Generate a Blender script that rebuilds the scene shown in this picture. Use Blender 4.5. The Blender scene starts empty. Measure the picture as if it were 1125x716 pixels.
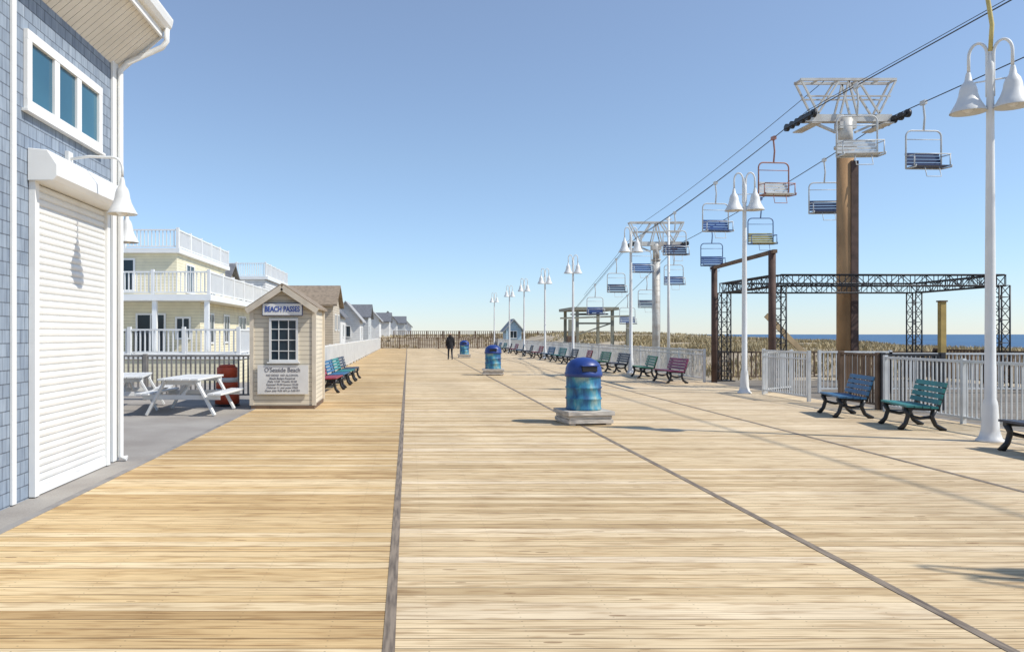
import bpy, bmesh, math, random
from mathutils import Vector, Matrix, noise as mn
random.seed(7)
R=math.radians
sc=bpy.context.scene
W=bpy.data.worlds.new("World"); sc.world=W; W.use_nodes=True
sc.view_settings.view_transform='Standard'; sc.view_settings.look='None'; sc.view_settings.exposure=0
nt=W.node_tree; nt.nodes.clear()
sky=nt.nodes.new('ShaderNodeTexSky'); sky.sky_type='NISHITA'; sky.sun_disc=False
EL=R(46); AZ=R(109)
sky.sun_elevation=EL; sky.sun_rotation=AZ; sky.air_density=1.0; sky.dust_density=0.0; sky.ozone_density=2.0
bg=nt.nodes.new('ShaderNodeBackground'); bg.inputs[1].default_value=0.15
out=nt.nodes.new('ShaderNodeOutputWorld')
tcw=nt.nodes.new('ShaderNodeTexCoord'); spw=nt.nodes.new('ShaderNodeSeparateXYZ'); nt.links.new(tcw.outputs['Generated'],spw.inputs[0])
rw=nt.nodes.new('ShaderNodeValToRGB'); el=rw.color_ramp.elements
el[0].position=0.0; el[0].color=(0.66,0.77,1.06,1); el[1].position=0.40; el[1].color=(1.28,1.15,1.1,1)
e=el.new(0.08); e.color=(0.78,0.87,1.05,1)
e=el.new(0.22); e.color=(1.04,1.02,1.04,1)
nt.links.new(spw.outputs[2],rw.inputs[0])
mw=nt.nodes.new('ShaderNodeMix'); mw.data_type='RGBA'; mw.blend_type='MULTIPLY'; mw.inputs[0].default_value=1
nt.links.new(sky.outputs[0],mw.inputs[6]); nt.links.new(rw.outputs[0],mw.inputs[7])
nt.links.new(mw.outputs[2],bg.inputs[0]); nt.links.new(bg.outputs[0],out.inputs[0])
# sun
sl=bpy.data.lights.new("sun","SUN"); sl.energy=4.6; sl.angle=R(0.55); sl.color=(1.0,0.955,0.87)
so=bpy.data.objects.new("sun",sl); sc.collection.objects.link(so)
tosun=Vector((math.sin(AZ)*math.cos(EL),math.cos(AZ)*math.cos(EL),math.sin(EL)))
so.rotation_euler=(-tosun).to_track_quat('-Z','Y').to_euler(); so.location=(20,-10,30)
# camera
cd=bpy.data.cameras.new("camera"); cam=bpy.data.objects.new("camera",cd); sc.collection.objects.link(cam)
cd.sensor_width=36; cd.lens=27.2; cd.shift_x=0.1018; cd.shift_y=0.008; cd.clip_end=20000
cam.location=(0,0,1.65); cam.rotation_euler=(R(90),0,0); sc.camera=cam

# ---------------------------------------------------------------- materials
class N:
    def __init__(s,name):
        s.m=bpy.data.materials.new(name); s.m.use_nodes=True; s.t=s.m.node_tree
        s.b=s.t.nodes['Principled BSDF']; s.tc=s.t.nodes.new('ShaderNodeTexCoord')
    def n(s,t,**k):
        x=s.t.nodes.new(t)
        for a,b in k.items(): setattr(x,a,b)
        return x
    def l(s,a,b): s.t.links.new(a,b)
    def math(s,op,a,b=None,c=None):
        x=s.n('ShaderNodeMath',operation=op)
        for i,v in enumerate((a,b,c)):
            if v is None: continue
            if isinstance(v,(int,float)): x.inputs[i].default_value=v
            else: s.l(v,x.inputs[i])
        return x.outputs[0]
    def mix(s,f,a,b,bt='MIX'):
        x=s.n('ShaderNodeMix',data_type='RGBA',blend_type=bt)
        for i,v in ((0,f),(6,a),(7,b)):
            if isinstance(v,(int,float)): x.inputs[i].default_value=v
            elif isinstance(v,tuple): x.inputs[i].default_value=(*v,1) if len(v)==3 else v
            else: s.l(v,x.inputs[i])
        return x.outputs[2]
    def noise(s,scale,detail=3,vec=None,sv=None):
        x=s.n('ShaderNodeTexNoise'); x.inputs['Scale'].default_value=scale; x.inputs['Detail'].default_value=detail
        v=vec or s.tc.outputs['Object']
        if sv:
            mp=s.n('ShaderNodeMapping'); mp.inputs['Scale'].default_value=sv; s.l(v,mp.inputs[0]); v=mp.outputs[0]
        s.l(v,x.inputs['Vector']); return x.outputs['Fac']
    def ramp(s,f,stops):
        x=s.n('ShaderNodeValToRGB'); e=x.color_ramp.elements
        while len(e)<len(stops): e.new(0.5)
        for el,(p,c) in zip(e,stops): el.position=p; el.color=(*c,1)
        s.l(f,x.inputs[0]); return x.outputs[0]
    def bump(s,h,st,dist=0.01):
        x=s.n('ShaderNodeBump'); x.inputs['Strength'].default_value=st; x.inputs['Distance'].default_value=dist
        s.l(h,x.inputs['Height']); s.l(x.outputs[0],s.b.inputs['Normal'])
    def col(s,c): s.l(c,s.b.inputs['Base Color'])

def M(name,c,rough=0.6,var=0.25,scale=3.0,metal=0.0,sv=None,bump=0,dirt=None):
    n=N(name); f=n.noise(scale,3,sv=sv)
    d=tuple(x*(1-var) for x in c) if dirt is None else dirt
    n.col(n.ramp(f,[(0.3,d),(0.6,c)]))
    n.b.inputs['Roughness'].default_value=rough; n.b.inputs['Metallic'].default_value=metal
    if bump: n.bump(n.noise(scale*8,2,sv=sv),bump,0.005)
    return n.m

def siding(name,c,step=0.11,shade=0.55):
    n=N(name); sp=n.n('ShaderNodeSeparateXYZ'); n.l(n.tc.outputs['Object'],sp.inputs[0])
    fr=n.math('FRACT',n.math('DIVIDE',sp.outputs[2],step))
    line=n.math('GREATER_THAN',fr,0.86)
    base=n.ramp(n.noise(2,3),[(0.3,tuple(x*.86 for x in c)),(0.65,c)])
    n.col(n.mix(n.math('MULTIPLY',line,1-shade),base,(0.05,0.045,0.04)))
    n.b.inputs['Roughness'].default_value=.55
    n.bump(n.math('SUBTRACT',1.0,fr),0.6,0.02)
    return n.m

def shingle(name):
    n=N(name); sp=n.n('ShaderNodeSeparateXYZ'); n.l(n.tc.outputs['Object'],sp.inputs[0])
    cb=n.n('ShaderNodeCombineXYZ'); n.l(n.math('ADD',sp.outputs[0],sp.outputs[1]),cb.inputs[0]); n.l(sp.outputs[2],cb.inputs[1])
    br=n.n('ShaderNodeTexBrick'); n.l(cb.outputs[0],br.inputs[0])
    br.inputs['Scale'].default_value=1; br.inputs['Brick Width'].default_value=0.17; br.inputs['Row Height'].default_value=0.13
    br.inputs['Mortar Size'].default_value=0.006; br.inputs['Mortar Smooth'].default_value=0.2
    br.inputs['Color1'].default_value=(0.185,0.23,0.295,1); br.inputs['Color2'].default_value=(0.28,0.335,0.405,1); br.inputs['Mortar'].default_value=(0.06,0.075,0.10,1)
    f=n.noise(20,3,sv=(1,1,.15))
    n.col(n.mix(0.35,br.outputs[0],n.ramp(f,[(0.3,(0.11,0.14,0.19)),(0.7,(0.36,0.42,0.49))])))
    n.b.inputs['Roughness'].default_value=.7
    fr=n.math('FRACT',n.math('DIVIDE',sp.outputs[2],0.13))
    n.bump(n.math('SUBTRACT',n.math('SUBTRACT',1.0,fr),br.outputs['Fac']),0.5,0.015)
    return n.m

def deckmat(name,grey=False):
    n=N(name); sp=n.n('ShaderNodeSeparateXYZ'); n.l(n.tc.outputs['Object'],sp.inputs[0])
    X,Y=sp.outputs[0],sp.outputs[1]
    q=n.math('DIVIDE',Y,0.14)
    row=n.math('FLOOR',q); fr=n.math('FRACT',q)
    pan=n.math('FLOOR',n.math('DIVIDE',n.math('ADD',X,0.1),3.27))
    cb=n.n('ShaderNodeCombineXYZ'); n.l(row,cb.inputs[0]); n.l(pan,cb.inputs[1])
    wn=n.n('ShaderNodeTexWhiteNoise',noise_dimensions='2D'); n.l(cb.outputs[0],wn.inputs[0])
    rnd=wn.outputs['Value']
    if grey:
        c=n.ramp(rnd,[(0,(0.19,0.175,0.155)),(0.5,(0.26,0.24,0.21)),(1,(0.33,0.30,0.26))])
    else:
        cl=n.ramp(rnd,[(0,(0.46,0.305,0.145)),(0.22,(0.62,0.44,0.225)),(0.7,(0.73,0.545,0.30)),(1,(0.80,0.655,0.43))])
        cr=n.ramp(rnd,[(0,(0.54,0.40,0.225)),(0.25,(0.70,0.54,0.325)),(0.8,(0.79,0.64,0.42)),(1,(0.84,0.71,0.52))])
        side=n.math('GREATER_THAN',X,-0.1)
        c=n.mix(side,cl,cr)
        mr=n.n('ShaderNodeMapRange'); n.l(X,mr.inputs[0]); mr.inputs[1].default_value=3; mr.inputs[2].default_value=9; mr.inputs[3].default_value=0; mr.inputs[4].default_value=.5
        c=n.mix(mr.outputs[0],c,(0.78,0.67,0.51))
    vo=n.n('ShaderNodeCombineXYZ'); n.l(n.math('ADD',X,n.math('MULTIPLY',rnd,37.0)),vo.inputs[0]); n.l(Y,vo.inputs[1])
    g=n.noise(1,4,vec=vo.outputs[0],sv=(1.3,60,1))
    c=n.mix(0.8,c,n.ramp(g,[(0.32,(0.44,0.36,0.29)),(0.48,(0.90,0.87,0.82)),(0.7,(1.10,1.09,1.06))]),'MULTIPLY')
    g2=n.noise(1,2,vec=vo.outputs[0],sv=(3,14,1))
    c=n.mix(0.6,c,n.ramp(g2,[(0.32,(0.62,0.53,0.44)),(0.50,(1,1,1))]),'MULTIPLY')
    st=n.noise(0.45,4)
    c=n.mix(0.55,c,n.ramp(st,[(0.35,(0.78,0.75,0.71)),(0.6,(1.05,1.05,1.05))]),'MULTIPLY')
    # foot-worn, dusty streaks running along the walk
    tr=n.noise(1,3,sv=(.9,.06,1))
    c=n.mix(0.3,c,n.ramp(tr,[(0.38,(0.82,0.80,0.78)),(0.6,(1.1,1.1,1.1))]),'MULTIPLY')
    vm=n.n('ShaderNodeMapping'); vm.inputs['Scale'].default_value=(1.7,7.1,1); n.l(vo.outputs[0],vm.inputs[0])
    vr=n.n('ShaderNodeTexVoronoi'); n.l(vm.outputs[0],vr.inputs[0]); vr.inputs['Scale'].default_value=1.0
    kn=n.math('LESS_THAN',vr.outputs['Distance'],0.09)
    c=n.mix(n.math('MULTIPLY',kn,0.65),c,(0.20,0.11,0.05))
    gap=n.math('LESS_THAN',fr,n.math('ADD',0.02,n.math('MULTIPLY',n.math('FRACT',n.math('MULTIPLY',rnd,13.7)),0.06)))
    c=n.mix(n.math('MULTIPLY',gap,0.75),c,(0.05,0.035,0.02))
    jf=n.math('ABSOLUTE',n.math('SUBTRACT',n.math('FRACT',n.math('DIVIDE',n.math('ADD',X,0.16),0.545)),0.5))
    nl=n.math('MULTIPLY',n.math('LESS_THAN',jf,0.009),n.math('LESS_THAN',n.math('ABSOLUTE',n.math('SUBTRACT',n.math('ABSOLUTE',n.math('SUBTRACT',fr,0.53)),0.25)),0.03))
    c=n.mix(n.math('MULTIPLY',nl,0.5),c,(0.05,0.04,0.035))
    n.col(c); n.b.inputs['Roughness'].default_value=.8; n.b.inputs['Specular IOR Level'].default_value=.25
    n.bump(n.math('SUBTRACT',n.math('MULTIPLY',rnd,0.5),gap),0.4,0.006)
    return n.m

WHITE=M('white_paint',(0.76,0.76,0.74),.45,.12,2)
WHITEG=M('white_galvanised',(0.64,0.65,0.64),.45,.2,4)
TRIM=M('trim_vinyl',(0.80,0.80,0.78),.4,.06,2)
SHUT=M('shutter_paint',(0.77,0.77,0.75),.4,.10,1.2)
BLACK=M('black_paint',(0.018,0.018,0.02),.4,.3,6)
STEELD=M('dark_steel',(0.035,0.035,0.04),.45,.3,6,.3)
CABLE=M('cable_steel',(0.05,0.05,0.055),.5,.2,2,.4)
RUST=M('rusty_steel',(0.52,0.30,0.14),.8,.5,1.5,sv=(1,1,.35),bump=.4)
RUSTD=M('rust_brown',(0.11,0.065,0.05),.8,.5,3,bump=.4)
OLIVE=M('olive_steel',(0.30,0.29,0.22),.6,.3,2)
GALV=M('tower_white',(0.60,0.59,0.55),.5,.35,2,dirt=(0.40,0.34,0.28))
GLASS=N('window_glass'); GLASS.col(GLASS.ramp(GLASS.noise(1.2,2),[(0.3,(0.015,0.025,0.035)),(0.7,(0.035,0.055,0.07))])); GLASS.b.inputs['Roughness'].default_value=.12; GLASS.b.inputs['Specular IOR Level'].default_value=.35; GLASS=GLASS.m
DGLASS=N('teal_glass'); DGLASS.col(DGLASS.ramp(DGLASS.noise(.8,2),[(0.3,(0.035,0.11,0.17)),(0.7,(0.055,0.17,0.24))])); DGLASS.b.inputs['Roughness'].default_value=.12; DGLASS=DGLASS.m
SHING=shingle('blue_grey_shingles')
DECK=deckmat('boardwalk_boards'); GDECK=deckmat('weathered_boards',True)
CREAM=siding('cream_siding',(0.80,0.73,0.52),.13,.75); BEIGE=siding('beige_siding',(0.70,0.62,0.48),.10)
TANS=siding('tan_siding',(0.56,0.48,0.37),.2); GREYS=siding('grey_siding',(0.56,0.57,0.56),.2,.7); WHS=siding('white_siding',(0.78,0.77,0.74),.2,.7)
BLUES=siding('pale_blue_siding',(0.42,0.58,0.68),.2,.7)
ROOFG=M('grey_roof',(0.17,0.175,0.19),.85,.35,4); ROOFB=M('brown_roof',(0.30,0.235,0.17),.85,.35,4); ROOFL=M('light_roof',(0.42,0.42,0.42),.85,.3,4)
CONC=M('concrete',(0.42,0.40,0.37),.85,.3,2,dirt=(0.29,0.27,0.25))
PEDW=M('pedestal_wood',(0.62,0.56,0.48),.8,.4,5,sv=(1,1,6))
BROWNW=M('brown_wood',(0.17,0.11,0.07),.8,.4,3); TANW=M('tan_wood',(0.50,0.36,0.20),.8,.3,3)
POSTY=M('yellow_post',(0.55,0.38,0.12),.7,.3,3)
GREYW=M('grey_wood',(0.30,0.28,0.26),.85,.35,3)
SEAM=M('seam_wood',(0.27,0.215,0.16),.8,.45,2,sv=(20,1.5,1),dirt=(0.11,0.085,0.065))
RED=M('drum_red',(0.60,0.09,0.035),.5,.2,4)
NAVY=M('lid_navy',(0.02,0.055,0.24),.4,.3,4)
ROPE=M('yellow_rope',(0.62,0.5,0.18),.6,.2,5)
def barrelmat(name,cs):
    n=N(name); f=n.noise(4.0,5,sv=(1,1,.55)); g=n.noise(30,3,sv=(1,1,.08))
    c=n.ramp(f,[(0.32,cs[0]),(0.44,cs[1]),(0.56,cs[2]),(0.68,cs[3])])
    c=n.mix(.5,c,n.ramp(g,[(0.3,(.5,.5,.5)),(.65,(1.1,1.1,1.1))]),'MULTIPLY')
    n.col(c); n.b.inputs['Roughness'].default_value=.55; n.bump(g,.2,.004); return n.m
BAR=barrelmat('faded_barrel_paint',[(0.02,0.04,0.11),(0.02,0.13,0.29),(0.05,0.27,0.38),(0.30,0.42,0.38)])

# ---------------------------------------------------------------- mesh builder
class B:
    def __init__(s): s.v=[]; s.f=[]; s.sm=[]; s.mi=[]; s.mats=[]; s.cur=0
    def mat(s,m):
        if m not in s.mats: s.mats.append(m)
        s.cur=s.mats.index(m); return s
    def face(s,idx,sm=False): s.f.append(idx); s.sm.append(sm); s.mi.append(s.cur)
    def box(s,x0,x1,y0,y1,z0,z1):
        b=len(s.v); s.v+=[(x0,y0,z0),(x1,y0,z0),(x1,y1,z0),(x0,y1,z0),(x0,y0,z1),(x1,y0,z1),(x1,y1,z1),(x0,y1,z1)]
        for q in ((0,3,2,1),(4,5,6,7),(0,1,5,4),(1,2,6,5),(2,3,7,6),(3,0,4,7)): s.face([b+i for i in q])
        return s
    def beam(s,p,q,w,h,up=(0,0,1)):
        p=Vector(p);q=Vector(q);d=(q-p).normalized();u=Vector(up)
        if abs(d.dot(u))>.98: u=Vector((0,1,0))
        a=d.cross(u).normalized()*w/2; c=a.normalized().cross(d).normalized()*h/2
        b=len(s.v)
        for o in (p,q):
            for k in (-a-c,a-c,a+c,-a+c): s.v.append(tuple(o+k))
        for f in ((0,1,2,3),(7,6,5,4),(0,4,5,1),(1,5,6,2),(2,6,7,3),(3,7,4,0)): s.face([b+i for i in f])
        return s
    def tube(s,pts,r,n=8,cap=True):
        pts=[Vector(p) for p in pts]; rs=r if isinstance(r,(list,tuple)) else [r]*len(pts)
        b=len(s.v); ref=None
        for i,p in enumerate(pts):
            d=(pts[min(i+1,len(pts)-1)]-pts[max(i-1,0)]).normalized()
            if ref is None: ref=Vector((0,0,1)) if abs(d.z)<.9 else Vector((1,0,0))
            a=d.cross(ref).normalized(); c=d.cross(a).normalized(); ref=a.cross(d).normalized()
            for k in range(n):
                t=2*math.pi*k/n; s.v.append(tuple(p+a*math.cos(t)*rs[i]+c*math.sin(t)*rs[i]))
        for i in range(len(pts)-1):
            for k in range(n):
                k2=(k+1)%n; s.face([b+i*n+k,b+i*n+k2,b+(i+1)*n+k2,b+(i+1)*n+k],True)
        if cap:
            s.face([b+k for k in range(n)]); e=b+(len(pts)-1)*n; s.face([e+k for k in reversed(range(n))])
        return s
    def lathe(s,prof,cx=0,cy=0,cz=0,n=24,cap=True):
        b=len(s.v)
        for r,z in prof:
            for k in range(n):
                t=2*math.pi*k/n; s.v.append((cx+r*math.cos(t),cy+r*math.sin(t),cz+z))
        for i in range(len(prof)-1):
            for k in range(n):
                k2=(k+1)%n; s.face([b+i*n+k,b+i*n+k2,b+(i+1)*n+k2,b+(i+1)*n+k],True)
        if cap:
            s.face([b+k for k in range(n)]); e=b+(len(prof)-1)*n; s.face([e+k for k in range(n)])
        return s
    def poly(s,vs,faces):
        b=len(s.v); s.v+=[tuple(v) for v in vs]
        for f in faces: s.face([b+i for i in f])
        return s
    def mesh(s,name,bevel=0):
        me=bpy.data.meshes.new(name); me.from_pydata(s.v,[],s.f)
        for m in s.mats: me.materials.append(m)
        me.polygons.foreach_set('use_smooth',s.sm); me.polygons.foreach_set('material_index',s.mi)
        bm=bmesh.new(); bm.from_mesh(me); bmesh.ops.recalc_face_normals(bm,faces=bm.faces)
        bm.to_mesh(me); bm.free(); return me
class G:
    def __init__(s,name,loc=(0,0,0),rz=0):
        s.e=bpy.data.objects.new(name,None); sc.collection.objects.link(s.e); s.e.location=loc; s.e.rotation_euler=(0,0,rz); s.e.empty_display_size=.2
    def part(s,name,b,bev=0):
        o=bpy.data.objects.new(name,b.mesh(name) if isinstance(b,B) else b); sc.collection.objects.link(o); o.parent=s.e
        if bev:
            m=o.modifiers.new('b','BEVEL'); m.width=bev; m.segments=2; m.limit_method='ANGLE'; m.angle_limit=R(40)
        return o
def top(name,b,bev=0,loc=(0,0,0)):
    o=bpy.data.objects.new(name,b.mesh(name)); sc.collection.objects.link(o); o.location=loc
    return o
def sst(a,b,x):
    t=max(0,min(1,(x-a)/(b-a))); return t*t*(3-2*t)

# ---------------------------------------------------------------- terrain
def gh(x,y):
    crest=.62+max(0,min(1.0,(y-62)*.022))
    n1=mn.noise(Vector((x*.11,y*.11,0)))*.5+mn.noise(Vector((x*.35,y*.35,3)))*.22
    st=11.5 if y>31 else (11.5+(31-y)/3*8 if y>28 else 19.5)
    h=-.7
    f=sst(st,st+9,x)*(1-sst(34,62,x))
    h+= (crest+.7+n1*.6)*f
    if x>34: h-=sst(40,70,x)*2.6
    far=sst(92,125,y)*(1-sst(34,62,x))*(1-sst(600,2000,y)*.5)
    h=max(h,-.7+far*(2.0+n1*.6)) if x<62 else h
    if x>70: h-=sst(70,140,x)*4
    return h
xs=[-6000,-1500,-400,-150,-80,-50,-35,-25,-18,-12,-8,-5,-2,1,4,7,10]+[10.8+.8*i for i in range(75)]+[74,80,100,150,400,3000,9000]
ys=[-3000,-500,-100,-30,-10]+[i*1.2 for i in range(0,120)]+[150,160,175,200,240,300,450,800,1800,9000]
b=B(); 
sn=N('dune_sand'); f=sn.noise(.25,5); g=sn.noise(9,3)
c=sn.ramp(f,[(0.35,(0.29,0.23,0.15)),(0.5,(0.44,0.36,0.25)),(0.7,(0.56,0.48,0.35))])
c=sn.mix(.5,c,sn.ramp(g,[(.3,(.65,.62,.55)),(.65,(1.1,1.1,1.1))]),'MULTIPLY'); sn.col(c); sn.b.inputs['Roughness'].default_value=.95; sn.bump(g,.5,.05)
b.mat(sn.m)
b.v=[(x,y,gh(x,y)) for y in ys for x in xs]; nx=len(xs)
for j in range(len(ys)-1):
    for i in range(nx-1): b.face([j*nx+i,j*nx+i+1,(j+1)*nx+i+1,(j+1)*nx+i],True)
top('ground_sand',b)
on=N('ocean_water'); f=on.noise(.02,4,sv=(3,1,1)); on.col(on.ramp(f,[(.35,(0.03,0.09,0.19)),(.65,(0.06,0.15,0.27))])); on.b.inputs['Roughness'].default_value=.4; on.b.inputs['Specular IOR Level'].default_value=.2
on.bump(on.noise(.6,4,sv=(1,.4,1)),.6,.4)
b=B().mat(on.m); b.poly([(62,-6000,-2.2),(12000,-6000,-2.2),(12000,12000,-2.2),(62,12000,-2.2)],[(0,1,2,3)]); top('ocean_water',b)
b=B().mat(M('sea_foam',(0.75,0.77,0.78),.6,.2,.3)); 
pts=[]
for i in range(120):
    y=-30+i*5; pts+= [(64+1.5*mn.noise(Vector((y*.05,0,0))),y,-2.196),(66.5+2*mn.noise(Vector((y*.08,4,0))),y,-2.196)]
b.poly(pts,[(2*i,2*i+1,2*i+3,2*i+2) for i in range(119)]); top('surf_foam',b)
an=N('grey_paving'); f=an.noise(.8,4); g=an.noise(60,2); c=an.ramp(f,[(.35,(0.30,0.27,0.24)),(.65,(0.40,0.37,0.33))]); an.col(an.mix(.35,c,an.ramp(g,[(.3,(.6,.6,.6)),(.7,(1.1,1.1,1.1))]),'MULTIPLY')); an.b.inputs['Roughness'].default_value=.9
b=B().mat(an.m).box(-40,-3.44,-20,27,-.8,-.012); top('pavement',b)
# dune grass
gn=N('dune_grass_blades'); f=gn.noise(.5,3); g=gn.noise(12,1)
c=gn.mix(.5,gn.ramp(f,[(.3,(0.21,0.17,0.09)),(.5,(0.38,0.30,0.16)),(.7,(0.52,0.42,0.24))]),gn.ramp(g,[(.3,(.16,.13,.06)),(.7,(.60,.49,.29))])); gn.col(c); gn.b.inputs['Roughness'].default_value=.8
v=[];fa=[]
for i in range(14000):
    t=random.random()
    if i<10000: y=13+t*75
    else: y=60+t*75
    x=12+(random.random()**.9)*32
    if y>92 and random.random()<.45: x=random.uniform(-12,30)
    if y<30 and x<19.8: continue
    if x<12.2 and y<92: continue
    if mn.noise(Vector((x*.2,y*.2,7)))<-.14: continue
    z=gh(x,y)
    if z<-.4: continue
    for k in range(6):
        px=x+random.gauss(0,.16);py=y+random.gauss(0,.16);h=random.uniform(.16,.42);a=random.uniform(0,6.28);w=.012+.0004*y
        lx=math.cos(a+1.3)*h*.5;ly=math.sin(a+1.3)*h*.5;s=len(v)
        v+=[(px-math.cos(a)*w,py-math.sin(a)*w,z-.05),(px+math.cos(a)*w,py+math.sin(a)*w,z-.05),(px+lx*.4+math.cos(a)*w*.7,py+ly*.4+math.sin(a)*w*.7,z+h*.6),(px+lx*.4-math.cos(a)*w*.7,py+ly*.4-math.sin(a)*w*.7,z+h*.6),(px+lx,py+ly,z+h)]
        fa+=[(s,s+1,s+2,s+3),(s+3,s+2,s+4)]
me=bpy.data.meshes.new('dune_grass'); me.from_pydata(v,[],fa); me.materials.append(gn.m)
o=bpy.data.objects.new('dune_grass',me); sc.collection.objects.link(o)

# ---------------------------------------------------------------- boardwalk
g=G('boardwalk')
b=B().mat(DECK).box(-3.4,10.45,-6,90,-.08,0); g.part('deck_boards',b)
b=B().mat(SEAM)
for x in (-.1,3.15,6.45): b.box(x-.033,x+.033,-6,90,-.02,.004)
b.mat(GREYW).box(-3.44,-3.36,-6,90,-.1,.006).box(10.40,10.5,-6,90,-.3,.006)
g.part('seam_boards',b)
b=B().mat(BROWNW)
for i in range(33):
    b.box(10.2,10.4,-5+i*3,-4.8+i*3,-1.5,-.09)
g.part('pilings',b)
g=G('side_platform')
b=B().mat(GDECK).box(10.51,19.2,13,28,-.09,-.015); g.part('platform_boards',b)

# ---------------------------------------------------------------- railings
def fence(name,p,q,h=1.1,mat=WHITEG,sp=.115,r=.011,post=2.4,z=0,pr=.035,midr=False):
    p=Vector((*p,z));q=Vector((*q,z));L=(q-p).length;d=(q-p)/L;up=Vector((0,0,1))
    b=B().mat(mat)
    b.beam(p+up*h,q+up*h,.055,.05); b.beam(p+up*.12,q+up*.12,.035,.04)
    if midr: b.beam(p+up*(h-.16),q+up*(h-.16),.03,.035)
    n=max(1,round(L/post))
    for i in range(n+1):
        a=p+d*L*i/n; b.box(a.x-pr,a.x+pr,a.y-pr,a.y+pr,z,z+h+.05)
    n=int(L/sp)
    for i in range(1,n):
        a=p+d*L*i/n; b.box(a.x-r,a.x+r,a.y-r,a.y+r,z+.12,z+h-.02)
    return top(name,b)
fence('metal_railing',(10.25,-2),(10.25,16.6),1.15)
fence('metal_railing',(9.8,18.9),(9.8,21.3),1.2,midr=True)
fence('metal_railing',(10.2,26.6),(10.2,90),1.1,sp=.13,midr=True)
fence('metal_gate',(11.6,21.8),(13.6,21.8),1.15)
fence('metal_gate',(10.0,21.6),(11.2,22.6),1.15)
fence('metal_railing',(13.6,21.8),(19.0,21.8),1.1)
fence('dark_gate',(10.3,16.8),(11.6,16.8),1.2,STEELD,sp=.1,r=.014,pr=.05)
fence('dark_gate',(10.25,16.85),(10.25,18.3),1.2,BROWNW,sp=.1,r=.016,pr=.05)
fence('wooden_fence',(19.1,14),(19.1,28),1.1,BROWNW,sp=.16,r=.03,pr=.06)
fence('wooden_fence',(11.3,28),(19.1,28),1.0,BROWNW,sp=.16,r=.02,pr=.06)
fence('wooden_fence',(-3.2,88),(10.2,88),1.25,BROWNW,sp=.2,r=.045,pr=.08)
fence('wooden_fence',(-2,112),(34,120),1.1,BROWNW,sp=.3,r=.05,pr=.08,z=1.0)
fence('white_fence',(-3.1,26),(-3.1,87),1.2,WHITE,sp=.16,r=.03)
fence('metal_railing',(-9.5,19.6),(-3.8,19.6),1.1,GREYW,sp=.12,r=.02,pr=.05)

b=B().mat(TANW); b.beam((11.3,24.4,2.25),(12.75,24.5,.85),.05,.16).beam((12.7,24.5,.9),(12.7,24.5,-.01),.1,.1,up=(0,1,0)); top('wooden_brace',b)
b=B().mat(POSTY).box(18.2,18.38,26.4,26.58,0,2.75); b.mat(BROWNW).box(18.17,18.41,26.37,26.61,2.75,2.8); top('wooden_post',b)

# gate frame
g=G('gate_frame',(10.5,0,0))
b=B().mat(RUSTD)
b.tube([(0,22.3,0),(0,22.3,4.05)],.10,12).tube([(0,26.5,0),(0,26.5,3.95)],.10,12); g.part('posts',b)
b=B().mat(BROWNW).beam((0,22.1,4.02),(0,26.7,3.92),.12,.1); g.part('beam',b)

# truss frame
def truss(b,p,q,s=.33,r=.018,up=(0,0,1),cell=.36):
    p=Vector(p);q=Vector(q);L=(q-p).length;d=(q-p)/L;u=Vector(up)
    if abs(d.dot(u))>.9:u=Vector((0,1,0))
    a=d.cross(u).normalized()*s/2;c=a.normalized().cross(d).normalized()*s/2
    cs=[-a-c,a-c,a+c,-a+c]
    for k in cs: b.tube([p+k,q+k],r*1.25,6)
    n=max(1,round(L/cell))
    for i in range(n+1):
        o=p+d*L*i/n
        for k in range(4): b.tube([o+cs[k],o+cs[(k+1)%4]],r*.7,5,False)
        if i<n:
            o2=p+d*L*(i+1)/n
            for k in range(4):
                k1,k2=(k,(k+1)%4) if i%2 else ((k+1)%4,k)
                b.tube([o+cs[k1],o2+cs[k2]],r*.7,5,False)
g=G('truss_frame')
x0,x1,y0,y1,zt=11.25,18.0,23.5,27.5,3.28
b=B().mat(STEELD)
truss(b,(x0,y0,zt),(x1,y0,zt));truss(b,(x0,y1,zt),(x1,y1,zt));truss(b,(x0,y0,zt),(x0,y1,zt));truss(b,(x1,y0,zt),(x1,y1,zt))
g.part('top_trusses',b)
b=B().mat(STEELD)
for x in (x0,x1):
    for y in (y0,y1): truss(b,(x,y,0),(x,y,zt-.16)); b.box(x-.28,x+.28,y-.28,y+.28,-.01,.02)
g.part('legs',b)

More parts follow.
